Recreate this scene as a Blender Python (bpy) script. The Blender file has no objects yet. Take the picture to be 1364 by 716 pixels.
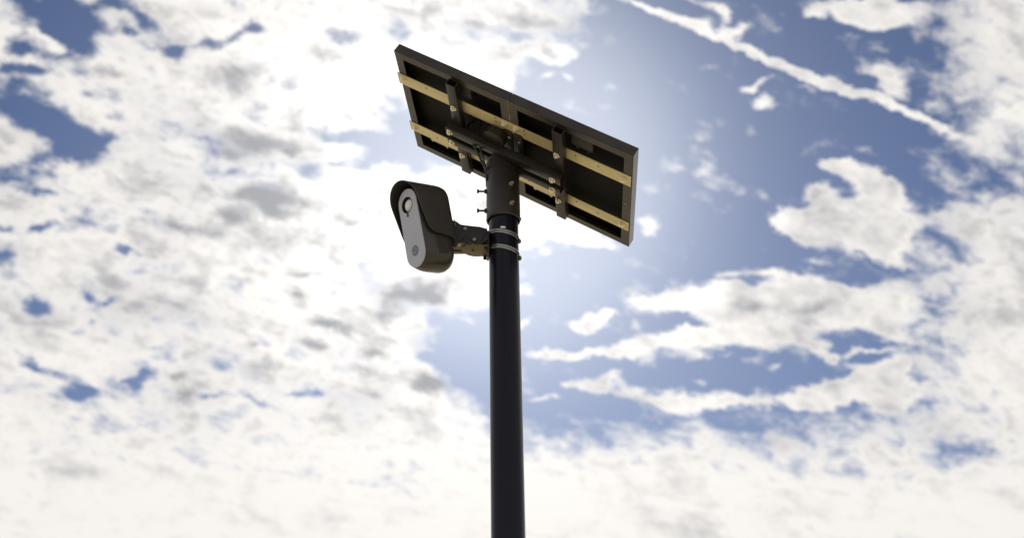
import bpy, bmesh, math, random
from math import sin, cos, pi, radians
from mathutils import Vector, Matrix
random.seed(7)
C = bpy.context.scene.collection
SC = bpy.context.scene

# ------------------------------------------------------------------ camera
CZ = 1.6                                            # eye height above the grass
VR = Vector((0.99987918, -0.00814881, 0.01323742))  # view right / up / forward
VU = Vector((-0.01554452, -0.52416018, 0.85147782))
VD = Vector((0.0, 0.85158071, 0.52422352))
cam_d = bpy.data.cameras.new('camera')
cam = bpy.data.objects.new('camera', cam_d)
C.objects.link(cam)
m = Matrix((VR, VU, -VD)).transposed().to_4x4()
m.translation = Vector((0, 0, CZ))
cam.matrix_world = m
cam_d.sensor_width = 36
cam_d.lens = 1398.2 / 1364 * 36
cam_d.shift_x = 82 / 1364
cam_d.shift_y = -90.5 / 1364
cam_d.clip_start = 0.05
cam_d.clip_end = 20000
cam_d.dof.use_dof = True
cam_d.dof.focus_distance = 3.50
cam_d.dof.aperture_fstop = 2.2
SC.camera = cam

SC.view_settings.view_transform = 'Standard'
SC.view_settings.look = 'None'
SC.view_settings.gamma = 1
SC.view_settings.exposure = 0.0

# ------------------------------------------------------------------ sun
SUN_AZ, SUN_EL = radians(2.4), radians(33.2)        # azimuth clockwise from +y
SUN_DIR = Vector((sin(SUN_AZ) * cos(SUN_EL), cos(SUN_AZ) * cos(SUN_EL), sin(SUN_EL)))
ld = bpy.data.lights.new('sun', 'SUN')
ld.energy = 4.5
ld.angle = radians(0.53)
ld.color = (1.0, 0.94, 0.86)
lo = bpy.data.objects.new('sun', ld)
lo.rotation_euler = SUN_DIR.to_track_quat('Z', 'Y').to_euler()
lo.location = (0, 0, 30)
C.objects.link(lo)

# ------------------------------------------------------------------ world: blue air plus broken cloud
world = bpy.data.worlds.new('World')
SC.world = world
world.use_nodes = True
NT = world.node_tree
NT.nodes.clear()


def nd(kind, **kw):
    n = NT.nodes.new(kind)
    for k, v in kw.items():
        setattr(n, k, v)
    return n


def val(sock, v):
    if isinstance(v, bpy.types.NodeSocket):
        NT.links.new(v, sock)
    else:
        sock.default_value = v


def mth(op, a, b=None, c=None, clamp=False):
    n = nd('ShaderNodeMath', operation=op, use_clamp=clamp)
    val(n.inputs[0], a)
    if b is not None: val(n.inputs[1], b)
    if c is not None: val(n.inputs[2], c)
    return n.outputs[0]


def vmt(op, a, b=None, scale=None):
    n = nd('ShaderNodeVectorMath', operation=op)
    val(n.inputs[0], a)
    if b is not None: val(n.inputs[1], b)
    if scale is not None: val(n.inputs['Scale'], scale)
    return n.outputs['Value'] if op in ('DOT_PRODUCT', 'LENGTH', 'DISTANCE') else n.outputs['Vector']


def sstep(x, a, b, lo_=0.0, hi_=1.0):
    n = nd('ShaderNodeMapRange', interpolation_type='SMOOTHSTEP')
    val(n.inputs['Value'], x)
    n.inputs['From Min'].default_value = a
    n.inputs['From Max'].default_value = b
    n.inputs['To Min'].default_value = lo_
    n.inputs['To Max'].default_value = hi_
    return n.outputs['Result']


def comb(x, y, z=0.0):
    n = nd('ShaderNodeCombineXYZ')
    val(n.inputs[0], x); val(n.inputs[1], y); val(n.inputs[2], z)
    return n.outputs[0]


def noise(vec, scale, detail=6, rough=0.55, dist=0.0, lac=2.0, col=False):
    n = nd('ShaderNodeTexNoise')
    val(n.inputs['Vector'], vec)
    n.inputs['Scale'].default_value = scale
    n.inputs['Detail'].default_value = detail
    n.inputs['Roughness'].default_value = rough
    n.inputs['Lacunarity'].default_value = lac
    n.inputs['Distortion'].default_value = dist
    return n.outputs['Color'] if col else n.outputs['Fac']


def mixc(f, a, b):
    n = nd('ShaderNodeMix', data_type='RGBA')
    val(n.inputs['Factor'], f)
    val(n.inputs['A'], a) if not isinstance(a, tuple) else setattr(n.inputs[6], 'default_value', (*a, 1))
    if isinstance(b, tuple):
        n.inputs[7].default_value = (*b, 1)
    else:
        NT.links.new(b, n.inputs[7])
    if not isinstance(a, tuple):
        NT.links.new(a, n.inputs[6])
    return n.outputs[2]


dirn = nd('ShaderNodeTexCoord').outputs['Generated']
# a fixed chart of the southern sky: x east, y up along the meridian of the sun, unit 100/1398 rad
dz = vmt('DOT_PRODUCT', dirn, tuple(VD))
front = sstep(dz, 0.25, 0.55)
dzc = mth('MAXIMUM', dz, 0.2)
qx = mth('MULTIPLY', mth('DIVIDE', vmt('DOT_PRODUCT', dirn, tuple(VR)), dzc), 13.98)
qy = mth('MULTIPLY', mth('DIVIDE', vmt('DOT_PRODUCT', dirn, tuple(VU)), dzc), 13.98)
q = comb(qx, qy)
# cloud-layer coordinates (a flat layer overhead, valid over the whole sky)
sep = nd('ShaderNodeSeparateXYZ'); NT.links.new(dirn, sep.inputs[0])
lz = mth('MAXIMUM', mth('ADD', sep.outputs[2], 0.12), 0.06)
lx = mth('DIVIDE', sep.outputs[0], lz)
ly = mth('DIVIDE', sep.outputs[1], lz)
AZ = radians(60)
la = mth('ADD', mth('MULTIPLY', lx, sin(AZ)), mth('MULTIPLY', ly, cos(AZ)))
lb = mth('SUBTRACT', mth('MULTIPLY', lx, cos(AZ)), mth('MULTIPLY', ly, sin(AZ)))
L = comb(mth('MULTIPLY', la, 0.5), lb, 0.0)
# puffy noise in direction space, slightly drawn out along the wind
wa, wb = Vector(VR) * cos(radians(16)) - Vector(VU) * sin(radians(16)), Vector(VR) * sin(radians(16)) + Vector(VU) * cos(radians(16))
Dn = comb(mth('MULTIPLY', vmt('DOT_PRODUCT', dirn, tuple(wa)), 0.62), vmt('DOT_PRODUCT', dirn, tuple(wb)), vmt('DOT_PRODUCT', dirn, tuple(VD)))
w1 = vmt('SUBTRACT', noise(Dn, 16.0, 4, 0.6, col=True), (0.5, 0.5, 0.5))
w2 = vmt('SUBTRACT', noise(Dn, 42.0, 6, 0.68, col=True), (0.5, 0.5, 0.5))
qw = vmt('ADD', q, vmt('ADD', vmt('SCALE', w1, scale=0.30), vmt('SCALE', w2, scale=0.46)))
N1 = mth('SUBTRACT', noise(Dn, 17.0, 9, 0.60, 0.25), 0.5)
N2 = mth('SUBTRACT', noise(vmt('ADD', L, (4.3, 9.1, 2.0)), 3.0, 6, 0.55, 0.4), 0.5)
N3 = mth('SUBTRACT', noise(vmt('ADD', Dn, (1.3, 2.1, 7.0)), 52.0, 7, 0.62, 0.2), 0.5)
N5 = mth('SUBTRACT', noise(vmt('ADD', Dn, (5.3, 1.1, 3.0)), 13.0, 7, 0.58, 0.3), 0.5)
N4 = mth('SUBTRACT', noise(L, 14.0, 8, 0.6, 0.3), 0.5)


def blobs(acc, rows, spread=1.5):
    for x, y, rx, ry, ang, w in rows:
        mp = nd('ShaderNodeMapping', vector_type='TEXTURE')
        NT.links.new(qw, mp.inputs['Vector'])
        mp.inputs['Location'].default_value = ((x - 600) / 100, (267.5 - y) / 100, 0)
        mp.inputs['Rotation'].default_value = (0, 0, radians(-ang))
        mp.inputs['Scale'].default_value = (rx * spread / 100, ry * spread / 100, 1)
        g = nd('ShaderNodeTexGradient', gradient_type='SPHERICAL')
        NT.links.new(mp.outputs[0], g.inputs[0])
        acc = mth('MULTIPLY_ADD', g.outputs['Fac'], w, acc)
    return acc


# cloud bank fills the west, thins out east of the sun, closes again low down
base = mth('SUBTRACT', sstep(qx, 0.15, 1.3, 1.26, 0.0), mth('ADD', 0.30, sstep(qx, -6.5, -3.0, 0.06, 0.0)))
low = mth('ADD', sstep(qy, -4.2, -2.3, 1.35, -0.3), mth('MULTIPLY', mth('MULTIPLY', N2, 2.2), sstep(qy, -3.0, -2.3, 1.0, 0.0)))
base = mth('MAXIMUM', base, low)
east = mth('ADD', sstep(qx, 5.6, 7.6, -0.3, 0.95), mth('MULTIPLY', mth('MULTIPLY', N2, 2.6), sstep(qx, 5.4, 6.4, 0.0, 1.0)))
base = mth('MAXIMUM', base, east)
HOLES = [
    (66, 14, 40, 18, 10, -1.5), (92, 48, 24, 38, 0, -1.3), (46, 68, 26, 6, 10, -1.1), (45, 93, 16, 6, 10, -1.1),
    (26, 132, 56, 26, 22, -1.7), (88, 178, 44, 18, 32, -1.6), (125, 198, 18, 18, 0, -1.4), (70, 208, 45, 8, -12, -1.3),
    (16, 238, 22, 9, 5, -1.5), (40, 257, 18, 6, 15, -1.3), (52, 304, 16, 4, -18, -1.1), (4, 340, 18, 13, 10, -1.5),
    (2, 298, 10, 4, 0, -1), (145, 3, 20, 8, 0, -1.2), (188, 14, 26, 9, 25, -0.9), (165, 30, 12, 6, 30, -0.8),
    (178, 38, 10, 4, 0, -.6), (222, 58, 18, 10, 40, -1.3), (240, 76, 12, 11, 0, -1.3), (262, 62, 20, 6, -15, -1.0),
    (314, 52, 34, 6, -20, -1.1), (342, 40, 12, 6, 0, -1.0), (112, 95, 14, 6, 0, -.7), (130, 110, 12, 5, 30, -.5),
    (452, 48, 30, 12, 12, -1.15), (530, 33, 20, 10, 10, -.7), (520, 43, 30, 5, 5, -.4),
    (545, 180, 52, 26, 0, -1.8), (475, 178, 38, 9, 5, -1.1), (440, 188, 20, 8, 0, -.9), (412, 225, 17, 9, 5, -1.3),
    (440, 212, 20, 6, -10, -.7), (520, 128, 32, 9, -10, -.9), (590, 205, 30, 26, 0, -1.6), (505, 205, 22, 12, 0, -1.0),
    (455, 160, 18, 4, 30, -.6), (415, 173, 6, 3, 0, -.7), (190, 183, 16, 4, 0, -.6),
    (163, 331, 14, 3.5, 22, -1.2), (192, 341, 12, 3, 5, -.8), (118, 384, 14, 6, 15, -.9), (122, 394, 9, 5, 20, -1.2),
    (150, 399, 10, 4.5, -10, -1.3), (53, 412, 15, 8, 8, -1.5), (122, 433, 5, 4, 0, -.9), (38, 480, 14, 4, 22, -1.2),
    (70, 492, 22, 4, 20, -1.1), (104, 519, 17, 7, 12, -1.4), (182, 504, 14, 6, -22, -1.3), (164, 509, 12, 3, 0, -.9),
    (80, 525, 10, 3.5, 25, -.9), (211, 460, 10, 2.5, 0, -.8), (278, 531, 24, 4, -4, -1.2), (328, 528, 16, 5, 28, -1.2),
    (405, 526, 22, 3, -6, -.9), (370, 526, 18, 3, 5, -.5), (5, 530, 20, 2, 0, -.3),
    (622, 465, 42, 28, 15, -1.7), (592, 440, 20, 12, 10, -.9), (630, 505, 34, 22, 40, -1.5), (575, 470, 16, 7, 40, -.8),
    (635, 386, 9, 9, 0, -.8), (516, 515, 6, 5, 0, -.5), (655, 470, 20, 40, 0, -.8),
    (110, 62, 14, 8, 30, -.8), (30, 60, 16, 6, 10, -.8), (12, 90, 14, 5, 10, -.7), (150, 60, 10, 4, 20, -.5), (118, 120, 16, 7, 35, -.8), (150, 158, 12, 4, 20, -.6),
    (150, 185, 14, 5, 10, -.6), (195, 25, 14, 7, 30, -.7), (60, 262, 12, 4, 10, -.6), (30, 275, 14, 3, 10, -.6), (90, 440, 16, 3, 15, -.4), (300, 470, 14, 3, 10, -.4),
    (625, 48, 20, 7, 10, -.7), (655, 55, 20, 10, 20, -.8), (130, 300, 1, 1, 0, 0),
]
CLOUDS = [
    (690, 12, 70, 20, 5, 1.1), (720, 30, 42, 14, 10, .7), (620, 90, 55, 24, 20, .9), (660, 72, 26, 22, 50, .9),
    (737, 66, 26, 15, 10, 1.5), (768, 72, 20, 16, 20, .6), (732, 100, 13, 6, -20, .9), (757, 104, 9, 7, 0, .9),
    (700, 66, 14, 8, 10, .5), (775, 10, 40, 10, 10, .5), (655, 92, 20, 8, 20, .8),
    # contrail
    (868, 12, 60, 6.5, 24, 1.2), (925, 37, 60, 7.0, 23, 1.2), (985, 66, 70, 5.6, 22.5, 1.5), (1050, 94, 70, 5.6, 22, 1.5),
    (1115, 119, 70, 6.2, 19.5, 1.5), (1170, 138, 60, 6.2, 20, 1.3), (1230, 160, 60, 5, 21, 1.0), (1075, 119, 20, 6, 8, .8), (905, 34, 22, 9, 10, .7), (1100, 110, 12, 8, 0, .5),
    (958, 10, 16, 7, 20, 1.0), (958, 26, 9, 16, 0, .9), (975, 42, 20, 8, -10, 1.2), (935, 28, 12, 9, 0, .9), (925, 2, 20, 4, 10, .8),
    (1004, 117, 20, 5, -14, 1.2), (1016, 136, 17, 8, 5, 1.3), (1045, 130, 10, 9, 20, .4), (1038, 112, 10, 6, 0, .4), (1038, 27, 9, 4, 0, .4),
    (1080, 76, 10, 5, 0, .5), (940, 88, 22, 6, 10, .35),
    (1120, 10, 44, 12, 5, 1.4), (1080, 18, 16, 6, -5, 1.1), (1175, 18, 46, 18, 5, 1.6), (1150, 30, 30, 8, 8, 1.1), (1065, 34, 8, 3, 0, .3),
    (1182, 98, 24, 10, 12, 1.3), (1192, 120, 20, 14, 0, 1.2), (1150, 102, 12, 4, 0, .4),
    (1118, 220, 20, 9, 10, 1.4), (1150, 240, 42, 14, 24, 1.5), (1086, 255, 18, 10, -10, 1.3), (1108, 264, 22, 14, 10, 1.0),
    (1048, 298, 30, 14, 5, 1.7), (1085, 300, 40, 18, 5, 1.4), (1130, 312, 60, 22, 10, 1.7), (1175, 285, 40, 30, 10, 1.6), (1185, 246, 25, 9, 15, 1.0),
    (1170, 332, 38, 10, 15, 1.0), (1190, 350, 22, 9, 20, 1.0), (1085, 345, 14, 5, 10, .7), (1128, 263, 11, 5, 10, -1.3), (1070, 272, 10, 4, 0, -.5),
    (1065, 200, 16, 5, 10, .4), (1150, 203, 22, 6, -10, .4),
    (975, 367, 24, 7, -6, 1.1), (1020, 362, 28, 7, 14, 1.2), (1065, 370, 40, 12, 8, 1.3), (1005, 385, 16, 5, 40, -.7),
    (890, 405, 44, 12, -4, 1.6), (950, 400, 50, 16, 5, 1.7), (1010, 412, 60, 22, 0, 1.5), (1080, 395, 60, 20, 0, 1.4), (1150, 400, 60, 22, 4, 1.7),
    (1130, 430, 50, 14, 5, 1.0), (1190, 440, 30, 10, 10, .9), (935, 433, 28, 4, -1, -1.0), (902, 418, 16, 4, 10, -.5),
    (760, 470, 55, 6, -3, 1.2), (840, 462, 40, 10, -5, 1.2), (905, 455, 50, 16, 0, 1.5), (970, 446, 50, 14, 0, 1.4), (1035, 447, 40, 14, 5, 1.3),
    (930, 472, 24, 8, 0, .8), (860, 475, 30, 6, 5, .7), (1020, 465, 20, 6, 5, .8),
    (790, 426, 24, 8, -18, 1.4), (768, 431, 12, 6, 0, .8), (812, 418, 16, 6, 5, .8), (700, 386, 22, 7, 0, .9), (700, 430, 12, 6, 0, 1.0),
    (852, 402, 12, 8, 0, .9), (848, 432, 10, 5, 0, .5), (1084, 466, 15, 7, 20, 1.3), (1107, 473, 8, 6, -20, 1.2), (1095, 457, 10, 5, 0, .8),
    (1160, 464, 34, 5, -8, 1.1), (1140, 483, 14, 5, 5, .8), (970, 471, 12, 4, 0, .6), (1000, 482, 16, 5, 0, .6), (1034, 488, 10, 4, 10, .9),
    (1000, 503, 14, 4, 5, .4), (930, 508, 16, 4, 0, .4),
    (760, 514, 11, 6, -10, 1.1), (790, 514, 20, 10, 0, 1.3), (815, 505, 15, 8, -5, 1.1), (838, 521, 20, 8, 0, 1.1), (735, 528, 12, 5, 0, .9),
    (720, 532, 14, 4, 0, .7), (900, 532, 44, 11, 5, 1.3), (960, 531, 30, 8, 0, 1.1), (1012, 518, 12, 6, 0, .9), (1020, 532, 44, 8, 0, 1.1),
    (1090, 524, 42, 14, 0, 1.6), (1140, 505, 28, 9, -12, 1.3), (1168, 500, 26, 14, -5, 1.5), (1195, 484, 14, 16, -10, 1.3), (1185, 525, 40, 14, 0, 1.4),
    (1060, 402, 110, 24, 3, 1.1), (960, 410, 60, 18, 0, .7), (1135, 303, 66, 30, 8, 1.1), (1170, 270, 34, 20, 10, .8), (1000, 440, 80, 12, 0, .7), (1165, 512, 50, 20, 0, .8),
    (1110, 525, 60, 12, 0, .6), (760, 469, 60, 6, -2, .5),
    # bright bank around and below the panel
    (720, 285, 60, 30, 20, 2.3), (775, 308, 34, 15, 25, 2.0), (815, 322, 22, 7, 10, 1.1), (862, 300, 14, 12, 20, 1.1), (866, 314, 26, 5, 10, .5),
    (726, 335, 8, 4, 0, 1.0), (735, 318, 18, 6, 0, -.5), (690, 225, 40, 40, 0, .6), (700, 322, 20, 10, 0, .6),
    # islands inside the holes
    (452, 197, 14, 6, -15, .9), (438, 205, 18, 5, -20, .6), (130, 205, 12, 3, 0, .5), (92, 190, 12, 5, 20, .5), (100, 22, 12, 5, 40, .5),
    (60, 45, 18, 7, 20, .7), (78, 62, 10, 10, 60, .8), (86, 40, 12, 3, 20, .4), (140, 388, 9, 3, 0, .5),
]
F = blobs(base, [r_[:5] + (r_[5] * .80,) for r_ in HOLES], 2.0)
F = blobs(F, [r_[:5] + (r_[5] * 1.2 if r_[5] > 0 else r_[5],) for r_ in CLOUDS], 1.55)
amb = mth('ADD', 0.5, mth('MULTIPLY', N2, 1.6))                 # everywhere else: broken cloud
F = mth('ADD', mth('MULTIPLY', F, front), mth('MULTIPLY', amb, mth('SUBTRACT', 1.0, front)))
F = mth('ADD', F, mth('ADD', mth('ADD', mth('MULTIPLY', N1, 1.9), mth('MULTIPLY', N4, 1.0)), mth('MULTIPLY', N3, 2.6)))
dens = sstep(F, -0.12, 0.98)

SHADES = [
    (318, 108, 42, 24, 0, .55), (345, 97, 20, 8, 0, .35), (330, 198, 44, 20, 5, .6), (300, 185, 40, 18, 0, .3), (362, 262, 40, 20, 15, 1.0),
    (312, 285, 24, 12, 0, .6), (345, 320, 30, 12, 10, .25), (180, 250, 34, 9, 5, .3), (105, 275, 30, 10, 10, .25), (235, 303, 50, 8, 14, .5),
    (545, 395, 46, 17, 12, .9), (575, 384, 26, 15, 0, .45), (510, 412, 26, 10, 10, .5), (440, 434, 30, 8, 12, .7), (415, 458, 18, 8, 10, .5),
    (345, 497, 22, 12, 0, .5), (345, 456, 14, 5, 0, .5), (463, 293, 16, 6, 0, .5), (480, 268, 9, 3, 50, .4), (585, 513, 32, 11, 12, .7),
    (412, 363, 24, 3.5, 0, .45), (400, 386, 24, 7, 5, .4), (320, 375, 30, 5, 3, .4), (495, 470, 16, 6, -10, .35), (430, 70, 22, 9, 10, .45),
    (1088, 407, 30, 6, -8, .3), (1000, 412, 24, 8, 5, .25), (230, 398, 34, 7, 4, .35), (270, 160, 30, 26, 20, .35), (600, 95, 1, 1, 0, 0),
    (290, 205, 30, 8, 0, .3), (330, 440, 26, 8, 5, .3), (240, 372, 26, 6, 5, .3), (140, 95, 40, 8, 20, .3), (235, 500, 26, 5, 0, .35),
    (245, 525, 24, 8, 5, .35), (480, 490, 26, 5, 8, .3), (540, 372, 20, 8, -10, .4), (20, 510, 30, 5, 0, .2), (565, 400, 30, 8, 20, .3),
    (390, 175, 20, 5, 0, .25), (390, 205, 12, 4, 0, .35), (520, 15, 20, 6, 0, .25), (640, 35, 34, 8, 5, .4), (300, 20, 34, 10, 5, .3),
]
SH = blobs(mth('MULTIPLY', N2, 0.6), [r_[:5] + (r_[5] * 1.5,) for r_ in SHADES], 1.5)
SH = mth('ADD', SH, mth('ADD', mth('MULTIPLY', mth('SUBTRACT', mth('MINIMUM', F, 1.25), 1.0), 0.45), mth('ADD', mth('MULTIPLY', N4, 0.7), mth('ADD', mth('MULTIPLY', N5, 1.7), mth('MULTIPLY', N3, 1.6)))))
SH = mth('SUBTRACT', SH, sstep(qy, -4.0, -2.6, 0.35, 0.0))      # thinner, hazier bank low down
shade = sstep(SH, -0.30, 1.0)

# light of the sun scattered forward by droplets and air, a function of the angle to the sun only
ct = vmt('DOT_PRODUCT', dirn, tuple(SUN_DIR))
ang = mth('MULTIPLY', mth('ARCCOSINE', mth('MINIMUM', ct, 0.999999)), 180 / pi)


def gauss(s):
    t_ = mth('DIVIDE', ang, s)
    return mth('EXPONENT', mth('MULTIPLY', mth('MULTIPLY', t_, t_), -1.0))


sky = nd('ShaderNodeTexSky', sky_type='NISHITA')
sky.sun_disc = False
sky.sun_elevation = SUN_EL
sky.sun_rotation = SUN_AZ
sky.air_density = 1.0
sky.dust_density = 0.6
sky.ozone_density = 1.5
blue = vmt('SCALE', sky.outputs[0], scale=1.0)
bluew = vmt('MULTIPLY', blue, (0.56, 0.66, 0.88))
haze = mth('DIVIDE', 5.4, mth('ADD', 1.0, mth('POWER', mth('DIVIDE', ang, 10.5), 6.0)))
air = vmt('ADD', bluew, vmt('SCALE', (1.02, 1.04, 0.94), scale=haze))
cl_glow = mth('ADD', mth('MULTIPLY', gauss(12.0), 9.0), mth('MULTIPLY', gauss(24.0), 1.2))
clit = vmt('ADD', vmt('SCALE', (1.0, 0.965, 0.92), scale=15.2), vmt('SCALE', (1.0, 0.985, 0.96), scale=cl_glow))
cdark = vmt('ADD', vmt('SCALE', (0.96, 0.97, 1.04), scale=6.2), vmt('SCALE', (1.0, 1.0, 1.0), scale=mth('MULTIPLY', cl_glow, 0.35)))
cloud = mixc(shade, clit, cdark)
skyc = mixc(dens, air, cloud)
bg = nd('ShaderNodeBackground')
NT.links.new(skyc, bg.inputs['Color'])
bg.inputs['Strength'].default_value = 0.06
NT.links.new(bg.outputs[0], nd('ShaderNodeOutputWorld').inputs['Surface'])
world.cycles.sampling_method = 'MANUAL'
world.cycles.sample_map_resolution = 512


# ------------------------------------------------------------------ materials
def material(name, base, rough=0.5, metal=0.0, spec=0.5, dust=None, dust_amt=0.0, scale=30.0, stretch=(1, 1, 1),
             rvar=0.1, bump=0.0, coat=0.0, vary=0.12):
    mt = bpy.data.materials.new(name)
    mt.use_nodes = True
    nt = mt.node_tree
    b = nt.nodes['Principled BSDF']
    tc = nt.nodes.new('ShaderNodeTexCoord')
    mp = nt.nodes.new('ShaderNodeMapping')
    mp.inputs['Scale'].default_value = stretch
    nt.links.new(tc.outputs['Object'], mp.inputs[0])
    n1 = nt.nodes.new('ShaderNodeTexNoise')
    n1.inputs['Scale'].default_value = scale
    n1.inputs['Detail'].default_value = 8
    n1.inputs['Roughness'].default_value = 0.62
    nt.links.new(mp.outputs[0], n1.inputs['Vector'])
    n2 = nt.nodes.new('ShaderNodeTexNoise')
    n2.inputs['Scale'].default_value = scale * 0.23
    n2.inputs['Detail'].default_value = 5
    nt.links.new(mp.outputs[0], n2.inputs['Vector'])
    cr = nt.nodes.new('ShaderNodeMix'); cr.data_type = 'RGBA'
    cr.inputs[6].default_value = (*[c * (1 - vary) for c in base], 1)
    cr.inputs[7].default_value = (*[min(1, c * (1 + vary)) for c in base], 1)
    nt.links.new(n1.outputs['Fac'], cr.inputs[0])
    out = cr.outputs[2]
    if dust:
        rp = nt.nodes.new('ShaderNodeValToRGB')
        rp.color_ramp.elements[0].position = 0.45
        rp.color_ramp.elements[1].position = 0.72
        nt.links.new(n2.outputs['Fac'], rp.inputs[0])
        mu = nt.nodes.new('ShaderNodeMath'); mu.operation = 'MULTIPLY'
        mu.inputs[1].default_value = dust_amt
        nt.links.new(rp.outputs[0], mu.inputs[0])
        c2 = nt.nodes.new('ShaderNodeMix'); c2.data_type = 'RGBA'
        nt.links.new(mu.outputs[0], c2.inputs[0])
        nt.links.new(out, c2.inputs[6])
        c2.inputs[7].default_value = (*dust, 1)
        out = c2.outputs[2]
    nt.links.new(out, b.inputs['Base Color'])
    mr = nt.nodes.new('ShaderNodeMapRange')
    mr.inputs['To Min'].default_value = max(0.03, rough - rvar)
    mr.inputs['To Max'].default_value = min(1, rough + rvar)
    nt.links.new(n1.outputs['Fac'], mr.inputs['Value'])
    nt.links.new(mr.outputs[0], b.inputs['Roughness'])
    b.inputs['Metallic'].default_value = metal
    b.inputs['Specular IOR Level'].default_value = spec
    b.inputs['Coat Weight'].default_value = coat
    if bump:
        bp = nt.nodes.new('ShaderNodeBump')
        bp.inputs['Strength'].default_value = bump
        bp.inputs['Distance'].default_value = 0.001
        nt.links.new(n1.outputs['Fac'], bp.inputs['Height'])
        nt.links.new(bp.outputs[0], b.inputs['Normal'])
    return mt


M = {}
M['frame'] = material('black_anodised_frame', (0.034, 0.028, 0.024), 0.26, 0.0, 0.4, (0.10, 0.085, 0.065), 0.35, 40, rvar=.06, bump=.15)
M['steel'] = material('black_painted_steel', (0.017, 0.0145, 0.013), 0.38, 0.0, 0.35, (0.07, 0.055, 0.045), 0.35, 45, rvar=.1, bump=.2)
M['pole'] = material('black_gloss_pole_paint', (0.0065, 0.0070, 0.0150), 0.25, 0.0, 0.22, (0.013, 0.011, 0.012), 0.4, 34, (1, 1, .06), rvar=.1, bump=.12)
M['sleeve'] = material('satin_black_sleeve_paint', (0.022, 0.020, 0.020), 0.46, 0.0, 0.5, (0.07, 0.06, 0.05), 0.4, 30, rvar=.08, bump=.2)
M['zinc'] = material('yellow_zinc_plate', (0.68, 0.58, 0.33), 0.42, 0.45, 0.5, (0.36, 0.33, 0.20), 0.85, 18, (.35, 4, 1), rvar=.12, bump=.25, vary=.2)
M['bolt'] = material('yellow_zinc_bolt', (0.88, 0.82, 0.66), 0.26, 0.8, 0.5, (0.4, 0.33, 0.2), 0.3, 160, rvar=.1, bump=.2)
M['steel_bright'] = material('bright_stainless_steel', (0.46, 0.44, 0.40), 0.32, 0.85, 0.5, (0.3, 0.27, 0.22), 0.4, 200, rvar=.12, bump=.3)
M['back'] = material('black_backsheet', (0.0055, 0.0052, 0.0042), 0.6, 0.0, 0.10, (0.013, 0.015, 0.007), 0.8, 7, rvar=.05)
M['rubber'] = material('black_rubber_cable', (0.018, 0.017, 0.016), 0.5, 0.0, 0.5, (0.05, 0.045, 0.035), 0.3, 60)
M['body'] = material('charcoal_camera_plastic', (0.036, 0.032, 0.029), 0.27, 0.0, 0.5, (0.08, 0.07, 0.055), 0.2, 14, rvar=.03)
M['hood'] = material('charcoal_hood_plastic', (0.036, 0.034, 0.034), 0.38, 0.0, 0.5, (0.05, 0.045, 0.04), 0.3, 18, rvar=.05, bump=.05)
M['face'] = material('grey_camera_faceplate', (0.41, 0.43, 0.52), 0.30, 0.0, 0.6, (0.44, 0.46, 0.54), 0.3, 200, rvar=.04, bump=.06, coat=.25)
M['logo'] = material('slate_blue_badge_print', (0.14, 0.16, 0.23), 0.4, 0.0, 0.5)
M['mark'] = material('pale_badge_swirl_print', (0.24, 0.26, 0.33), 0.4, 0.0, 0.5)
M['ring'] = material('black_lens_well', (0.012, 0.010, 0.009), 0.4, 0.0, 0.5)
M['lens'] = material('frosted_white_lens_dome', (0.78, 0.79, 0.86), 0.12, 0.0, 0.6, (0.45, 0.46, 0.52), 0.8, 120, rvar=.05, coat=.6)
M['khaki'] = material('dusty_bracket_underside_steel', (0.12, 0.092, 0.050), 0.42, 0.2, 0.5, (0.10, 0.08, 0.05), 0.5, 60, rvar=.1, bump=.2)
M['rust'] = material('flaking_ochre_sealant', (0.42, 0.28, 0.11), 0.7, 0.0, 0.4, (0.12, 0.08, 0.04), 0.7, 120, bump=.6)
M['dull_bolt'] = material('weathered_bolt_steel', (0.42, 0.37, 0.27), 0.36, 0.7, 0.5, (0.2, 0.16, 0.1), 0.5, 200, rvar=.1, bump=.3)
M['cells'] = material('blue_black_solar_cells', (0.010, 0.014, 0.035), 0.12, 0.0, 0.5, None, 0, 40, coat=1.0)
M['grass'] = material('dry_grass', (0.40, 0.345, 0.24), 0.9, 0.0, 0.2, (0.32, 0.31, 0.20), 0.5, 1.2, vary=.25)
M['concrete'] = material('pale_concrete', (0.42, 0.40, 0.36), 0.85, 0.0, 0.3, (0.30, 0.27, 0.22), 0.5, 14, bump=.4)
M['line'] = material('silver_busbar', (0.6, 0.6, 0.6), 0.35, 0.8)


# ------------------------------------------------------------------ object helpers
def tag(o, label=None, cat=None, group=None, kind=None):
    if label: o['label'] = label
    if cat: o['category'] = cat
    if group: o['group'] = group
    if kind: o['kind'] = kind
    return o


def thing(name, label, cat, mat=None, group=None):
    o = bpy.data.objects.new(name, None)
    o.empty_display_size = 0.05
    C.objects.link(o)
    if mat is not None: o.matrix_world = mat
    return tag(o, label, cat, group)


def obj(name, bm, m_, parent=None, smooth=None, label=None):
    me = bpy.data.meshes.new(name)
    bmesh.ops.recalc_face_normals(bm, faces=bm.faces)
    bm.to_mesh(me); bm.free()
    if smooth is not None:
        for p in me.polygons: p.use_smooth = True
        me.set_sharp_from_angle(angle=radians(28 if smooth < 36 else smooth))
    me.materials.append(m_)
    o = bpy.data.objects.new(name, me)
    C.objects.link(o)
    if parent: o.parent = parent
    if label: o['label'] = label
    return o


def again(o, mat, parent):
    c = o.copy(); C.objects.link(c); c.parent = parent
    c.matrix_local = mat
    return c


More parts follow.
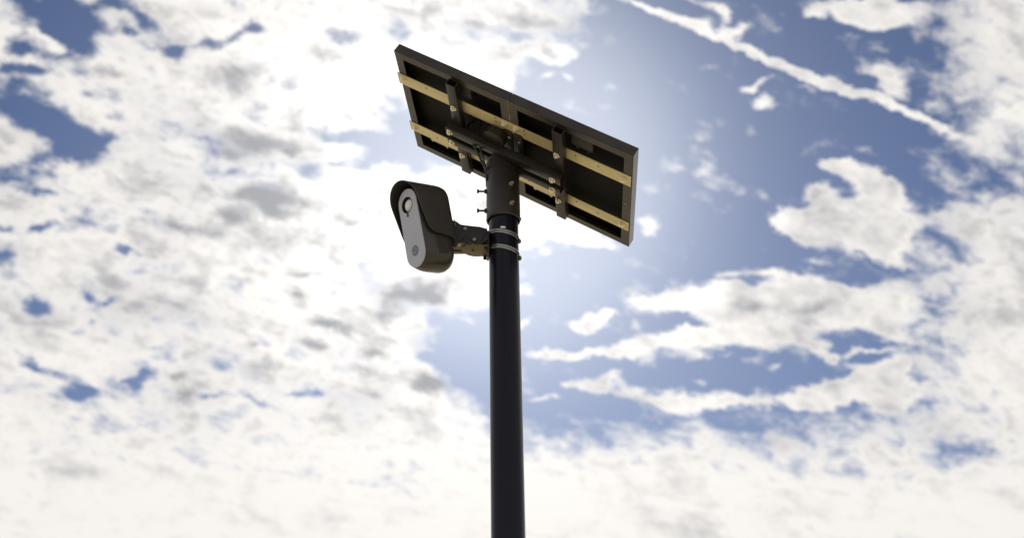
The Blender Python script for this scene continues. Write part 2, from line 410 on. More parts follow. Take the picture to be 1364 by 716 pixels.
def box(x0, x1, y0, y1, z0, z1, bev=0.0, seg=2, bm=None):
    own = bmesh.new()
    vs = [own.verts.new((x, y, z)) for x in (x0, x1) for y in (y0, y1) for z in (z0, z1)]
    for f in ((0, 1, 3, 2), (4, 6, 7, 5), (0, 4, 5, 1), (2, 3, 7, 6), (0, 2, 6, 4), (1, 5, 7, 3)):
        own.faces.new([vs[i] for i in f])
    bmesh.ops.recalc_face_normals(own, faces=own.faces)
    if bev: bmesh.ops.bevel(own, geom=own.edges[:], offset=bev, segments=seg, affect='EDGES', profile=.6)
    return merge(bm, own)


def merge(bm, own, mat=None):
    if mat is not None: bmesh.ops.transform(own, matrix=mat, verts=own.verts)
    if bm is None: return own
    mp = {v: bm.verts.new(v.co) for v in own.verts}
    for f in own.faces:
        bm.faces.new([mp[v] for v in f.verts])
    own.free()
    return bm


def prism(pts, z0, z1, bev=0.0, bm=None):
    """outline in xy, extruded z0..z1"""
    own = bmesh.new()
    a = [own.verts.new((x, y, z0)) for x, y in pts]
    b = [own.verts.new((x, y, z1)) for x, y in pts]
    own.faces.new(a[::-1]); own.faces.new(b)
    n = len(pts)
    for i in range(n):
        own.faces.new((a[i], a[(i + 1) % n], b[(i + 1) % n], b[i]))
    bmesh.ops.recalc_face_normals(own, faces=own.faces)
    if bev:
        es = [e for e in own.edges if abs(e.verts[0].co.z - e.verts[1].co.z) < 1e-6]
        bmesh.ops.bevel(own, geom=es, offset=bev, segments=2, affect='EDGES', profile=.6)
    return merge(bm, own)


def lathe(prof, seg=32, bm=None, closed=False):
    """profile (r,z) about z"""
    own = bmesh.new()
    rings = []
    for r, z in prof:
        if r < 1e-6: rings.append([own.verts.new((0, 0, z))])
        else: rings.append([own.verts.new((r * cos(2 * pi * i / seg), r * sin(2 * pi * i / seg), z)) for i in range(seg)])
    for a, b in zip(rings, rings[1:] + ([rings[0]] if closed else [])):
        for i in range(seg):
            j = (i + 1) % seg
            if len(a) == 1 and len(b) == 1: continue
            if len(a) == 1: own.faces.new((a[0], b[j], b[i]))
            elif len(b) == 1: own.faces.new((a[i], a[j], b[0]))
            else: own.faces.new((a[i], a[j], b[j], b[i]))
    return merge(bm, own)


def sweep(pts, r, seg=10, bm=None, sub=6):
    """tube through points with a Catmull-Rom curve"""
    P = [Vector(p) for p in pts]
    Q = []
    ext = [2 * P[0] - P[1]] + P + [2 * P[-1] - P[-2]]
    for i in range(1, len(ext) - 2):
        for k in range(sub):
            t = k / sub
            a, b, c, d = ext[i - 1], ext[i], ext[i + 1], ext[i + 2]
            Q.append(0.5 * ((2 * b) + (c - a) * t + (2 * a - 5 * b + 4 * c - d) * t * t + (3 * b - a - 3 * c + d) * t ** 3))
    Q.append(P[-1])
    own = bmesh.new()
    nrm = None; rings = []
    for i, p in enumerate(Q):
        t = (Q[min(i + 1, len(Q) - 1)] - Q[max(i - 1, 0)]).normalized()
        if nrm is None: nrm = t.orthogonal().normalized()
        nrm = (nrm - t * nrm.dot(t)).normalized()
        bn = t.cross(nrm)
        rings.append([own.verts.new(p + (nrm * cos(2 * pi * k / seg) + bn * sin(2 * pi * k / seg)) * r) for k in range(seg)])
    for a, b in zip(rings, rings[1:]):
        for k in range(seg):
            own.faces.new((a[k], a[(k + 1) % seg], b[(k + 1) % seg], b[k]))
    own.faces.new(rings[0][::-1]); own.faces.new(rings[-1])
    return merge(bm, own)


def hex_bolt(r, head, shaft_r, shaft, washer=True, nub=0.0, bm=None):
    """hex head on +z, shaft down -z, thread nub sticking out of the head"""
    own = bmesh.new()
    z = 0.0
    if washer:
        lathe([(0, 0), (r * 1.28, 0), (r * 1.32, .0004), (r * 1.32, .0016), (r * 1.28, .002), (0, .002)], 20, own); z = .002
    hx = [(r * cos(pi / 3 * i), r * sin(pi / 3 * i)) for i in range(6)]
    prism(hx, z, z + head, r * .1, own)
    if nub: lathe([(0, z + head), (shaft_r, z + head), (shaft_r, z + head + nub * .85), (shaft_r * .8, z + head + nub), (0, z + head + nub)], 12, own)
    if shaft: lathe([(0, -shaft), (shaft_r, -shaft), (shaft_r, 0), (0, 0)], 12, own)
    return merge(bm, own)


def frame_mat(origin, x, y, z):
    mm = Matrix((x, y, z)).transposed().to_4x4()
    mm.translation = origin
    return mm


def aim(origin, z, roll=0.0):
    qt = Vector(z).to_track_quat('Z', 'Y')
    mm = qt.to_matrix().to_4x4() @ Matrix.Rotation(roll, 4, 'Z')
    mm.translation = Vector(origin)
    return mm


# ------------------------------------------------------------------ ground
bm = bmesh.new()
R0 = [0, 2, 6, 15, 40, 120, 400, 1500, 6000]
rings = []
for r in R0:
    if r == 0: rings.append([bm.verts.new((0, 3, 0))]); continue
    rings.append([bm.verts.new((r * cos(2 * pi * i / 48), 3 + r * sin(2 * pi * i / 48),
                                (random.uniform(-.012, .012) if r < 100 else 0) * min(r, 12) / 2)) for i in range(48)])
for a, b in zip(rings, rings[1:]):
    for i in range(48):
        j = (i + 1) % 48
        if len(a) == 1: bm.faces.new((a[0], b[i], b[j]))
        else: bm.faces.new((a[i], b[i], b[j], a[j]))
tag(obj('ground', bm, M['grass'], smooth=60), kind='structure')

# ------------------------------------------------------------------ pole
PX, PY = 0.18192, 3.08748
Z = CZ      # world z = camera-relative z + CZ
pole = thing('steel_pole', 'tall round black steel pole carrying the tilted solar panels', 'pole', Matrix.Translation((PX, PY, 0)))
bm = lathe([(0, .012), (.05, .012), (.05, 2.098 - .01 + Z - .02), (.0485, 2.085 + Z - .018), (.044, 2.085 + Z - .016), (.044, 1.9 + Z), (0, 1.9 + Z)], 64)
obj('pipe', bm, M['pole'], pole, 40)
# sleeve socket around the pipe top
bm = lathe([(.0512, 1.8305 + Z), (.0530, 1.8225 + Z), (.0555, 1.8205 + Z), (.0578, 1.8225 + Z), (.0590, 1.8275 + Z), (.0580, 1.833 + Z),
            (.0578, 2.052 + Z), (.0565, 2.056 + Z), (.0512, 2.056 + Z)], 64, closed=True)
obj('sleeve', bm, M['sleeve'], pole, 45)
bm = lathe([(.0506, 2.0565 + Z), (.0548, 2.0565 + Z), (.0552, 2.060 + Z), (.0552, 2.068 + Z), (.0506, 2.068 + Z)], 48, closed=True)
obj('retaining_ring', bm, M['sleeve'], pole, 45)
# set screws: two on the left with long shanks, two on the front right
own = bmesh.new()
lathe([(0, -.002), (.0036, -.002), (.0036, .026), (0, .026)], 12, own)
prism([(.0072 * cos(pi / 3 * i), .0072 * sin(pi / 3 * i)) for i in range(6)], .026, .033, .0008, own)
lathe([(0, 0), (.0085, 0), (.0085, .006), (.0045, .008), (0, .008)], 6, own)
ml = [aim((-.0575, .0, z_ + Z), (-1, 0, 0)) for z_ in (1.9415, 1.863)]
s0 = obj('set_screw', own, M['steel'], pole, 30); s0.matrix_local = ml[0]
again(s0, ml[1], pole)
own = hex_bolt(.0092, .0065, .0045, .004, washer=False, nub=.012)
dfr = Vector((sin(radians(24)), -cos(radians(24)), 0))
mr_ = [aim(dfr * .0575 + Vector((0, 0, z_ + Z)), dfr) for z_ in (1.939, 1.8615)]
s1 = obj('set_screw', own, M['steel_bright'], pole, 30, label='shiny zinc set screw'); s1.matrix_local = mr_[0]
again(s1, mr_[1], pole)
own = hex_bolt(.0055, .004, .003, .003, washer=False)
db = Vector((1, .1, 0)).normalized()
s2 = obj('grub_screw', own, M['steel'], pole, 30); s2.matrix_local = aim(db * .0575 + Vector((0, 0, 1.8355 + Z)), db)
# base flange with four anchor bolts and gussets
bm = prism([(.14 * sx, .14 * sy) for sx, sy in ((-1, -1), (1, -1), (1, 1), (-1, 1))], .002, .014, .002)
obj('base_plate', bm, M['steel'], pole, 30)
an = hex_bolt(.014, .012, .008, 0, True, .02)
a0 = obj('anchor_bolt', an, M['bolt'], pole, 30); a0.matrix_local = Matrix.Translation((.11, .11, .0142))
for sx, sy in ((-1, 1), (1, -1), (-1, -1)): again(a0, Matrix.Translation((.11 * sx, .11 * sy, .0142)), pole)
bm = box(-.3, .3, -.3, .3, -.4, .0, .015)
fo = obj('footing', bm, M['concrete'], None, 40)
fo.location = (PX, PY, 0.002)
tag(fo, 'square pale concrete footing at the foot of the black pole', 'footing', kind='structure')

# ------------------------------------------------------------------ solar panels on their rack
K = 0.989
U = Vector((0.83883511, -0.10882689, -0.53339701)).normalized()
Vv = Vector((-0.12410096, -0.9922429, 0.00727876)).normalized()
Nn = U.cross(Vv).normalized()                         # local +z: towards the back of the panels
O = Vector((0.22155322, 3.08463076, 2.11262534)) * K + Vector((0, 0, CZ))
PM = frame_mat(O, U, Vv, Nn) @ Matrix.Scale(K, 4)
HW, HH, TT = .4660, .2910, .0351


def solar_panel(x0, x1, label):
    t = thing('solar_panel', label, 'solar panel', PM, 'solar panels joined end to end')
    y0, y1 = -HH, HH
    lip = .033
    # frame: outer wall, back lip, front lip; swept round the rectangle with mitred corners
    prof = [(0, 0), (lip, 0), (lip, -.0022), (.0022, -.0022), (.0022, -TT + .0015), (.010, -TT + .0015), (.010, -TT), (0, -TT)]
    own = bmesh.new()
    rg = []
    for cx_, cy_, sx, sy in ((x0, y0, 1, 1), (x1, y0, -1, 1), (x1, y1, -1, -1), (x0, y1, 1, -1)):
        rg.append([own.verts.new((cx_ + sx * d, cy_ + sy * d, z_)) for d, z_ in prof])
    n = len(prof)
    for i in range(4):
        a, b = rg[i], rg[(i + 1) % 4]
        for k in range(n):
            own.faces.new((a[k], b[k], b[(k + 1) % n], a[(k + 1) % n]))
    bmesh.ops.recalc_face_normals(own, faces=own.faces)
    es = [e for e in own.edges if all(abs(v.co.z) < 1e-6 for v in e.verts) or all(abs(v.co.z + TT) < 1e-6 for v in e.verts)]
    bmesh.ops.bevel(own, geom=es, offset=.0007, segments=2, affect='EDGES')
    obj('frame', own, M['frame'], t)
    g = .0035
    obj('backsheet', box(x0 + g, x1 - g, y0 + g, y1 - g, -TT + .0020, -TT + .0050), M['back'], t)
    obj('glass', box(x0 + .0105, x1 - .0105, y0 + .0105, y1 - .0105, -TT - .0006, -TT + .0018), M['cells'], t)
    # bus ribbons on the sunny side
    own = bmesh.new()
    for i in range(1, 4):
        xx = x0 + (x1 - x0) * i / 4
        box(xx - .001, xx + .001, y0 + .02, y1 - .02, -TT - .0010, -TT - .0004, 0, 1, own)
    for i in range(1, 9):
        yy = y0 + (y1 - y0) * i / 9
        box(x0 + .02, x1 - .02, yy - .0008, yy + .0008, -TT - .0014, -TT - .0008, 0, 1, own)
    obj('cell_gap_lines', own, M['line'], t)
    return t


pa = solar_panel(-HW - .0003, -.0006, 'left half of the tilted black framed solar array, higher end above the camera')
pb = solar_panel(.0006, HW + .0003, 'right half of the tilted black framed solar array, lower end right of the pole')


def jbox(px_, py_, parent):
    bm = box(px_ - .040, px_ + .040, py_ - .028, py_ + .028, -TT + .0052, -.008, .004)
    j = obj('junction_box', bm, M['rubber'], parent, 40)
    gl = obj('cable_gland', lathe([(0, 0), (.006, 0), (.006, .018), (.0045, .02), (0, .02)], 12), M['rubber'], j, 40)
    gl.matrix_local = aim((px_ - .02, py_ - .0275, -.018), (0, -1, 0))
    again(gl, aim((px_ + .02, py_ - .0275, -.018), (0, -1, 0)), j)


jbox(-.20, .215, pa)
jbox(.275, .218, pb)
# drain holes and mitre marks: small screws through the frame walls
own = hex_bolt(.0035, .0012, .002, 0, False)
fs = obj('frame_screw', own, M['steel_bright'], pb, 30); fs.matrix_local = Matrix.Translation((.447, -.006, .0002))
own = sweep([(.4355, -.0085, .0012), (.443, -.0075, .0014), (.452, -.0105, .0012), (.458, -.0095, .0010)], .0012, 6)
obj('sealant_drip', own, M['rust'], pb, 40)


def hole(x, y, r, parent, z_=.0001):
    """dark punched hole: short recessed cup set proud by a hair"""
    bm = lathe([(0, 0), (r, 0), (r, .0004), (r * .8, .0006), (0, .0002)], 12)
    o = obj('punched_hole', bm, M['ring'], parent, 40)
    o.matrix_local = Matrix.Translation((x, y, z_))
    return o


h0 = hole(-.4495, .06, .0028, pa)
for x_, y_ in ((-.4495, .015), (-.4495, -.09)): again(h0, Matrix.Translation((x_, y_, .0001)), pa)
h1 = hole(.4495, -.055, .0028, pb)
own = bmesh.new()
rr = random.Random(3)
yy = .288
while yy > .175:
    l_ = rr.uniform(.004, .010)
    merge(own, lathe([(0, -l_), (rr.uniform(.0008, .0016), -l_ * .6), (rr.uniform(.0012, .0026), 0), (rr.uniform(.0006, .0016), l_ * .7), (0, l_)], 6),
          aim((rr.uniform(-.0012, .0012), yy, .0006), (rr.uniform(-.15, .15), 1, 0)))
    yy -= l_ * rr.uniform(1.3, 1.9)
se = obj('seam_sealant', own, M['rust'], pa, 40, label='patchy ochre sealant along the seam')

rack = thing('mounting_rack', 'rack of two brassy strips and black square tubes bolted under the solar panels', 'mounting rack', PM)
RT = .0036


def rail(yc, hw_, name='rail'):
    own = bmesh.new()
    box(-.4735, .4625, yc - hw_, yc + hw_, .0004, RT, .0006, 1, own)
    o = obj(name, own, M['zinc'], rack, 30)
    return o


rail(.1415, .0300)
rail(-.1490, .0280)
for i, (x_, y_) in enumerate([(-.348, .1545), (-.058, .163), (-.058, .143), (.0573, .161), (.0573, .141), (.2565, .150), (.343, .1495),
                              (-.348, -.151), (.0577, -.150), (.2551, -.1395), (.3413, -.151), (-.058, -.150)]):
    if i == 0: hh = hole(x_, y_, .0032, rack, RT)
    else: again(hh, Matrix.Translation((x_, y_, RT)), rack)
# cable clip tabs hanging under the lower strip
for x_ in (-.345, .112):
    own = prism([(-.040, .010), (.040, .010), (.040, -.012), (.034, -.020), (.026, -.012), (-.026, -.012), (-.034, -.020), (-.040, -.012)], -.0022, .0002, .0003)
    tb = obj('clip_tab', own, M['zinc'], rack, 30)
    tb.matrix_local = Matrix.Translation((x_, -.1795, 0))
# rail bolts
own = hex_bolt(.0098, .0058, .0052, 0, True, .0035)
RB = [(-.450, .147), (-.0245, .152), (.0240, .1535), (.4355, .1405), (-.449, -.151), (.0195, -.1445), (.437, -.147), (-.0245, -.146)]
b0 = obj('bolt', own, M['bolt'], rack, 30)
b0.matrix_local = Matrix.Translation((*RB[0], RT)) @ Matrix.Rotation(.3, 4, 'Z')
for i, (x_, y_) in enumerate(RB[1:]):
    again(b0, Matrix.Translation((x_, y_, RT)) @ Matrix.Rotation(.5 * i, 4, 'Z'), rack)
# square tubes across the strips (open ends)


def square_tube(x0, x1, y0, y1, z0, z1, wall=.0025, bev=.0015, axis='y'):
    own = bmesh.new()

    def ring(y, d, b):
        pts = []
        for cx_, cz_, a0_ in ((x1 - d - b, z1 - d - b, 0), (x0 + d + b, z1 - d - b, pi / 2), (x0 + d + b, z0 + d + b, pi), (x1 - d - b, z0 + d + b, 1.5 * pi)):
            for k in range(4):
                a_ = a0_ + k * pi / 6
                pts.append(own.verts.new((cx_ + b * cos(a_), y, cz_ + b * sin(a_))))
        return pts
    A, B, Cc, D = ring(y0, 0, bev), ring(y1, 0, bev), ring(y1, wall, bev * .5), ring(y0, wall, bev * .5)
    for p, q_ in ((A, B), (B, Cc), (Cc, D), (D, A)):
        for k in range(16):
            own.faces.new((p[k], p[(k + 1) % 16], q_[(k + 1) % 16], q_[k]))
    return own


TZ = .0300
for x_ in (-.2140, .2025):
    obj('cross_tube', square_tube(x_ - .0190, x_ + .0190, -.2560, .2790, RT + .0002, TZ), M['steel'], rack, 20)
own = hex_bolt(.0092, .006, .005, 0, True, .004)
TB = [(-.2155, .1515), (-.2165, -.1412), (.1985, .149), (.196, -.139)]
c0 = obj('bolt', own, M['bolt'], rack, 30)
c0.matrix_local = Matrix.Translation((*TB[0], TZ))
for i, (x_, y_) in enumerate(TB[1:]): again(c0, Matrix.Translation((x_, y_, TZ)) @ Matrix.Rotation(.7 * i, 4, 'Z'), rack)
# two long bars that straddle the pole top
BZ0, BZ1 = TZ + .0003, TZ + .0300
for yc, x0, x1, hw_ in ((.037, -.246, .226, .0190), (-.0270, -.246, .222, .0165)):
    bm = square_tube(yc - hw_, yc + hw_, x0, x1, BZ0, BZ1, bev=.0008)       # built along y, turned to x
    bmesh.ops.transform(bm, matrix=Matrix.Rotation(-pi / 2, 4, 'Z'), verts=bm.verts)
    # after the turn: x = old y, y = -old x
    for v in bm.verts: v.co.y = -v.co.y
    obj('support_bar', bm, M['steel'], rack, 20)
own = hex_bolt(.0095, .0065, .005, 0, True, .003)
BB = [(-.2285, .037), (.195, .0355), (-.2280, -.0265), (.1925, -.0275)]
e0 = obj('bolt', own, M['bolt'], rack, 30)
e0.matrix_local = Matrix.Translation((*BB[0], BZ1))
for i, (x_, y_) in enumerate(BB[1:]): again(e0, Matrix.Translation((x_, y_, BZ1)) @ Matrix.Rotation(.4 * i, 4, 'Z'), rack)
# pivot plates between the panels and the pole top
for x_ in (-.012, .030):
    bm = prism([(x_ - .019, -.03), (x_ + .019, -.03), (x_ + .019, .118), (x_ + .012, .124), (x_ - .012, .124), (x_ - .019, .118)], RT + .0004, RT + .0060, .0008)
    obj('pivot_plate', bm, M['steel'], rack, 30)
own = hex_bolt(.0062, .004, .003, 0, False, .002)
g0 = obj('bolt', own, M['steel_bright'], rack, 30); g0.matrix_local = Matrix.Translation((-.004, .092, RT + .006))
again(g0, Matrix.Translation((.036, .088, RT + .006)), rack)
bm = lathe([(0, 0), (.040, 0), (.0425, .002), (.0425, .030), (.040, .033), (0, .033)], 40)
hb = obj('pivot_hub', bm, M['steel'], rack, 35); hb.matrix_local = Matrix.Translation((-.055, .075, RT + .001))

# ------------------------------------------------------------------ cables
def wp(x, y, z): return (x, y, z + Z)


for nm, pts, r, lab in (
        ('power_cable', [wp(.075, 3.055, 2.215), wp(.058, 3.045, 2.190), wp(.062, 3.035, 2.150), wp(.082, 3.045, 2.100), wp(.106, 3.065, 2.055), wp(.1235, 3.080, 2.020), wp(.126, 3.092, 1.965)], .0042,
         'black cable looping down from the panels to the left of the pole'),
        ('power_cable', [wp(.105, 3.020, 2.195), wp(.094, 3.025, 2.150), wp(.100, 3.040, 2.100), wp(.113, 3.055, 2.055), wp(.1225, 3.063, 2.010), wp(.1245, 3.072, 1.975)], .0036,
         'thinner black cable running tight beside the pole top')):
    tag(obj(nm, sweep(pts, r), M['rubber'], None, 60), lab, 'cable')
own = sweep([(.0588 * cos(a) , .0588 * sin(a), 0) for a in [radians(i * 20) for i in range(19)]], .0014, 6)
ti = obj('cable_tie', own, M['rubber'], None, 60)
ti.location = (PX, PY, 2.020 + Z)
tag(ti, 'thin black cable tie around the pole just below the panels', 'cable tie')

# ------------------------------------------------------------------ hose clamps
def clamp(zc, label, screw_deg, tiltx, tilty):
    t = thing('hose_clamp', label, 'hose clamp', Matrix.Translation((PX, PY, zc + Z)) @ Matrix.Rotation(tiltx, 4, 'X') @ Matrix.Rotation(tilty, 4, 'Y'),
              'steel hose clamps on the pole')
    r = .0512
    own = lathe([(r, -.0068), (r + .0012, -.0064), (r + .0012, .0064), (r, .0068)], 72, closed=True)
    bd = obj('band', own, M['steel_bright'], t, 40)
    own = bmesh.new()
    for k in range(60):
        a = radians(-172 + k * 2.9)
        merge(own, box(-.0006, .0006, -.00060, .00060, -.0044, .0044), Matrix.Rotation(a, 4, 'Z') @ Matrix.Translation((r + .0010, 0, 0)) @ Matrix.Rotation(radians(14), 4, 'X'))
    sl = obj('thread_slots', own, M['ring'], t)
    a = radians(screw_deg)
    mm = Matrix.Rotation(a, 4, 'Z') @ Matrix.Translation((r + .006, 0, 0))
    own = box(-.0055, .0055, -.010, .010, -.0075, .0075, .002)
    hs = obj('screw_housing', own, M['steel_bright'], t, 40); hs.matrix_local = mm
    own = hex_bolt(.0062, .006, .003, .018, False)
    sc = obj('clamp_screw', own, M['bolt'], t, 30); sc.matrix_local = mm @ aim((0.001, .010, 0), (0, 1, 0))
    return t


clamp(1.7590, 'upper of two ridged steel hose clamps around the pole', 100, radians(5), radians(11))
clamp(1.7000, 'lower of two ridged steel hose clamps around the pole', 100, radians(5), radians(12.5))
own = prism([(-.009, -.0035), (.009, -.0035), (.0075, .0035), (-.0075, .0035)], 0, .004, .001)
cl = obj('strap_buckle', own, M['bolt'], None, 30)
cl.matrix_world = frame_mat(Vector((PX - .005, PY - .0515, 1.7680 + Z)), Vector((1, 0, 0)), Vector((0, 0, 1)), Vector((0, -1, 0)))
tag(cl, 'small bright buckle on the pole above the upper hose clamp', 'buckle')

# ------------------------------------------------------------------ camera bracket
br = thing('camera_bracket', 'black articulated steel bracket clamped to the left of the pole', 'bracket', Matrix.Translation((PX - .05, PY, 1.70 + Z)))


def bl(pts_xz, y0, y1, mat_, name, bev=.0008, label=None):
    """plate lying in the xz plane, thick along y; coordinates camera-relative -> local"""
    bm = prism([(x - (PX - .05), z_ - 1.70) for x, z_ in pts_xz], 0, y1 - y0, bev)
    # local xy -> world xz, local z -> +y
    mt_ = Matrix(((1, 0, 0, 0), (0, 0, 1, y0 - PY), (0, 1, 0, 0), (0, 0, 0, 1)))
    bmesh.ops.transform(bm, matrix=mt_, verts=bm.verts)
    return obj(name, bm, mat_, br, 35, label)


EAR = [(.004, 1.790), (.018, 1.7875), (.036, 1.7735), (.0665, 1.7695), (.100, 1.7660), (.1240, 1.7590), (.1270, 1.7200), (.104, 1.7010),
       (.082, 1.6985), (.060, 1.7230), (.034, 1.7060), (.0195, 1.6870), (.004, 1.690)]
bl(EAR, 3.030, 3.0345, M['steel'], 'ear_plate')
bl([(x, max(z_ - .002, 1.7085)) for x, z_ in EAR if not (.03 < x < .07 and z_ < 1.73)], 3.098, 3.1025, M['steel'], 'ear_plate')
# raised ribs of the folded gusset
bm = sweep([(.030 - .132, 3.0292 - PY, .003), (.056 - .132, 3.029 - PY, .026), (.083 - .132, 3.0288 - PY, .001), (.1, -.060, .02 - .004), (.1, -.060, .02)][:3], .0016, 8, sub=2)
obj('gusset_rib', bm, M['steel'], br, 40)
bm = sweep([(.088 - .132, 3.0292 - PY, .002), (.108 - .132, 3.029 - PY, .030), (.122 - .132, 3.029 - PY, .050)], .0018, 8, sub=2)
obj('gusset_rib', bm, M['steel'], br, 40)
bl([(.080, 1.7710), (.1240, 1.7610), (.1240, 1.7570), (.080, 1.7660)], 3.0348, 3.0978, M['steel'], 'top_web')
bl([(.036, 1.7045), (.0565, 1.7255), (.0810, 1.7010), (.062, 1.6930)], 3.0255, 3.0295, M['steel'], 'gusset_flange', .0012)
bl([(.0880, 1.7030), (.1235, 1.7480), (.1255, 1.7440), (.0960, 1.7000)], 3.0235, 3.0298, M['steel'], 'gusset_flange', .0012)
own = sweep([(.0136 - (PX - .05), 3.024 - PY, .090), (.0162 - (PX - .05), 3.024 - PY, .076), (.0187 - (PX - .05), 3.024 - PY, .062)], .0013, 8)
obj('bright_reflecting_strip', own, M['steel_bright'], br, 40)  # thin bright rod added to stand in for the light-reflecting strip behind the hood
# vertical channel against the pole
own = bmesh.new()
box(-.006, .0005, -.030, .030, -.016, .068, .001, 1, own)
box(-.018, -.0062, -.0345, -.0305, -.010, .066, .001, 1, own)
box(-.018, -.0062, .0305, .0345, -.010, .066, .001, 1, own)
obj('pole_channel', own, M['steel'], br, 35)
# horizontal swivel disc, seen from underneath
pts = []
for k in range(25):
    a = radians(62 + k * 236 / 24)
    pts.append((.0855 + .0455 * cos(a), .0440 * sin(a)))
pts += [(.1285, -.036), (.1290, .037)]
bm = prism([(x - (PX - .05), y_) for x, y_ in pts], -.0020, .0028, .0008)
dk = obj('swivel_disc', bm, M['khaki'], br, 35)
dk.matrix_local = Matrix.Translation((0, -.0055, .003)) @ Matrix.Rotation(radians(4), 4, 'Y')
bm = prism([(x - (PX - .05), y_) for x, y_ in ((.004, -.040), (.040, -.046), (.060, -.038), (.060, .036), (.004, .044))], .0042, .0082, .0008)
ap = obj('arm_plate', bm, M['khaki'], br, 35)
ap.matrix_local = Matrix.Translation((0, -.0045, .002)) @ Matrix.Rotation(radians(3), 4, 'Y')
own = hex_bolt(.0045, .0045, .0024, .004, True, .0035)
for i, (pos, dr) in enumerate([((.0505, 3.0298, 1.757), (0, -1, 0)), ((.0810, 3.0285, 1.7150), (0, -1, 0)), ((.0310, 3.0290, 1.6930), (0, -1, -.2))]):
    mm = aim((pos[0] - (PX - .05), pos[1] - PY, pos[2] - 1.70), dr)
    if i == 0: k0 = obj('bolt', own, M['dull_bolt'], br, 30); k0.matrix_local = mm
    else: again(k0, mm, br)
again(k0, aim((.078 - .132, -.0055, .003 - .0018), (0, 0, -1)) @ Matrix.Scale(.8, 4), br)
own = hex_bolt(.0085, .0065, .004, .002, False, .0025)
for i, z_ in enumerate((.0430, -.0215)):
    mm = aim((.100, -.004, z_), (1, -.05, 0))
    if i == 0: k1 = obj('through_bolt', own, M['khaki'], br, 30); k1.matrix_local = mm
    else: again(k1, mm, br)

# ------------------------------------------------------------------ security camera with hood
psi, th = radians(52), radians(13.5)
Gd = Vector((sin(psi) * cos(th), cos(psi) * cos(th), sin(th)))       # out of the back
Up = Vector((-sin(psi) * sin(th), -cos(psi) * sin(th), cos(th)))
Sd = Vector((cos(psi), -sin(psi), 0))                                # camera's side that faces us
F0 = Vector((-0.1251, 2.97, 1.7237 + Z))
CM = frame_mat(F0, Sd, Gd, Up)                                       # local x side, y back, z up  (x cross y = up)
sec = thing('security_camera', 'charcoal security camera with grey faceplate under a rain hood, left of the pole', 'security camera', CM)


def stadium(a, h, y, n=16, cz=0.0, zb=None):
    """outline of a vertical pill: half width a, half height h"""
    pts = []
    for k in range(n + 1):
        t_ = pi * k / n
        pts.append(Vector((a * cos(t_), y, cz + (h - a) + a * sin(t_))))
    for k in range(n + 1):
        t_ = pi + pi * k / n
        pts.append(Vector((a * cos(t_), y, cz - (h - a) + a * sin(t_))))
    return pts


def loft(secs, bm=None, cap0=True, cap1=True):
    own = bmesh.new()
    rg = [[own.verts.new(p) for p in s] for s in secs]
    n = len(rg[0])
    for a, b in zip(rg, rg[1:]):
        for k in range(n):
            own.faces.new((a[k], a[(k + 1) % n], b[(k + 1) % n], b[k]))
    if cap0: own.faces.new(rg[0][::-1])
    if cap1: own.faces.new(rg[-1])
    return merge(bm, own)


secs = [stadium(.0475, .1365, .0015), stadium(.0490, .1380, .004), stadium(.0520, .1412, .012), stadium(.0548, .1440, .022), stadium(.0572, .1463, .033),
        stadium(.0582, .1472, .040), stadium(.0586, .1476, .046), stadium(.0588, .1478, .090), stadium(.0580, .1470, .101), stadium(.0550, .1440, .111),
        stadium(.050, .139, .119), stadium(.043, .132, .123), stadium(.034, .123, .125)]
bodyo = obj('body', loft(secs), M['body'], sec, 32)
secs = [stadium(.0462, .1352, -.0022), stadium(.0476, .1366, -.0010), stadium(.0478, .1368, .0014)]
fp = obj('faceplate', loft(secs), M['face'], sec, 32)
# bore the lens well through the faceplate into the body
cut = obj('cutter', lathe([(0, -.02), (.0268, -.02), (.0268, .014), (0, .014)], 48), M['ring'])
cut.matrix_world = CM @ aim((-.002, 0, .0815), (0, 1, 0))
bpy.context.view_layer.update()
for tgt in (fp, bodyo):
    md = tgt.modifiers.new('bore', 'BOOLEAN'); md.operation = 'DIFFERENCE'; md.object = cut; md.solver = 'EXACT'
    bpy.context.view_layer.update()
    me = bpy.data.meshes.new_from_object(tgt.evaluated_get(bpy.context.evaluated_depsgraph_get()))
    tgt.modifiers.clear(); tgt.data = me
    me.set_sharp_from_angle(angle=radians(32))
bpy.data.objects.remove(cut)
# lens well with a raised rim and a frosted dome
FY = aim((-.002, -.0024, .0815), (0, -1, 0))
own = lathe([(.0275, -.0004), (.0275, .0006), (.0268, .0010), (.0262, .0004), (.0262, -.0140), (0, -.0140)], 40)
wl = obj('lens_well', own, M['ring'], sec, 40); wl.matrix_local = FY
own = lathe([(.0235, .0), (.0228, .0035), (.0200, .0072), (.015, .0102), (.008, .0120), (0, .0126)], 40)
dm = obj('lens_dome', own, M['lens'], sec, 60); dm.matrix_local = aim((-.002, .0112, .0815), (0, -1, 0))
own = lathe([(0, .001), (.0048, .001), (.0052, .0004), (.0052, -.001)], 20)
bmesh.ops.scale(own, vec=(1, 1.5, 1), verts=own.verts)
sn = obj('light_sensor', own, M['ring'], sec, 40); sn.matrix_local = aim((-.0065, -.0022, .0475), (0, -1, 0))
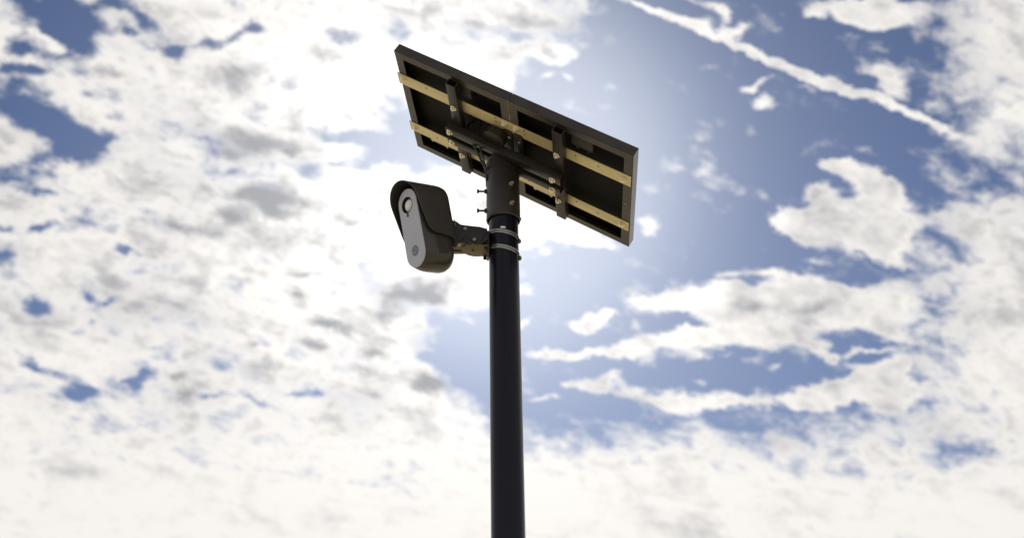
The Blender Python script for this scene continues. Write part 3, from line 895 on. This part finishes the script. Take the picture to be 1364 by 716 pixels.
# printed badge: slate disc with a pale swirl
own = lathe([(0, .0004), (.0176, .0004), (.0178, .0)], 40)
bd = obj('badge', own, M['logo'], fp, 40); bd.matrix_local = aim((.0005, -.0022, -.0815), (0, -1, 0))
own = bmesh.new()
for s in (1, -1):
    n = 18
    for k in range(n):
        def pt(kk, side):
            t_ = kk / n
            a = radians(-60 + 210 * t_)
            r = .0028 + .0085 * (1 - t_) ** .8
            wd = .0021 * sin(pi * min(1, t_ + .06)) + .0003
            return Vector((s * (r + side * wd) * cos(a), s * (r + side * wd) * sin(a), .0007))
        own.faces.new([own.verts.new(p) for p in (pt(k, -1), pt(k + 1, -1), pt(k + 1, 1), pt(k, 1))])
bmesh.ops.remove_doubles(own, verts=own.verts, dist=1e-5)
sw = obj('badge_swirl', own, M['mark'], fp); sw.matrix_local = aim((.0005, -.0022, -.0815), (0, -1, 0)) @ Matrix.Rotation(.5, 4, 'Z')
# a raised seam pad on the side
own = box(.0586, .0594, .050, .090, -.105, -.050, .0003, 1)
obj('side_label_pad', own, M['body'], sec, 30)

# hood: arched shell, slanted open front, sides cut short with a rounded corner
b_, top_, thk = .0695, .161, .0036


def hood_shell():
    own = bmesh.new()
    path = []                                   # (side, up, outward normal) along the arch, from left bottom to right bottom
    low = -.05
    n_side, n_arc = 30, 28
    for k in range(n_side): path.append((-b_, low + (top_ - b_ - low) * k / n_side, (-1, 0)))
    for k in range(n_arc + 1):
        t_ = pi - pi * k / n_arc
        path.append((b_ * cos(t_), top_ - b_ + b_ * sin(t_), (cos(t_), sin(t_))))
    for k in range(1, n_side + 1): path.append((b_, top_ - b_ - (top_ - b_ - low) * k / n_side, (1, 0)))
    ng = 26

    def gr(up):                                 # front edge
        g_ = -.031 + (.160 - up) * .255
        if up < -.024: g_ += ((-.024 - up) / .026) ** 2.6 * .013
        return g_
    back = .124
    O_, I_ = [], []
    for s_, u_, nn in path:
        ro, ri = [], []
        for j in range(ng + 1):
            f_ = j / ng
            g_ = gr(u_) + (back - gr(u_)) * f_
            uu = u_
            # the lower hem rises slightly toward the front and dips at the back
            hem = max(0.0, 1 - (u_ + .05) / .05)
            uu = u_ + hem * .012 * (1 - f_)
            fl = max(0, (f_ - .9) / .1) * .0035 * 1.0
            ro.append(own.verts.new((s_ + nn[0] * fl * (-1), g_, uu - nn[1] * fl)))
            ri.append(own.verts.new((s_ - nn[0] * (thk + fl), g_ + .0002, uu - nn[1] * (thk + fl))))
        O_.append(ro); I_.append(ri)
    n = len(path)
    for i in range(n - 1):
        for j in range(ng):
            own.faces.new((O_[i][j], O_[i + 1][j], O_[i + 1][j + 1], O_[i][j + 1]))
            own.faces.new((I_[i][j], I_[i][j + 1], I_[i + 1][j + 1], I_[i + 1][j]))
        own.faces.new((O_[i][0], I_[i][0], I_[i + 1][0], O_[i + 1][0]))
        own.faces.new((O_[i][ng], O_[i + 1][ng], I_[i + 1][ng], I_[i][ng]))
    for j in range(ng):
        own.faces.new((O_[0][j], O_[0][j + 1], I_[0][j + 1], I_[0][j]))
        own.faces.new((O_[-1][j], I_[-1][j], I_[-1][j + 1], O_[-1][j + 1]))
    return own


obj('hood', hood_shell(), M['hood'], sec, 40)
# back closure of the hood and the mounting foot
secs = [stadium(.0650, .150, .1200, cz=.0065)[:17] + [Vector((-.065, .12, -.040)), Vector((.065, .12, -.040))],
        stadium(.0650, .150, .1235, cz=.0065)[:17] + [Vector((-.065, .1235, -.040)), Vector((.065, .1235, -.040))]]
obj('hood_back', loft(secs), M['hood'], sec, 40)
own = lathe([(0, 0), (.026, 0), (.028, .002), (.032, .012), (.024, .020), (.024, .030), (0, .030)], 32)
ft = obj('mounting_foot', own, M['steel'], sec, 40); ft.matrix_local = aim((0.0, .1236, -.012), (0, 1, 0))
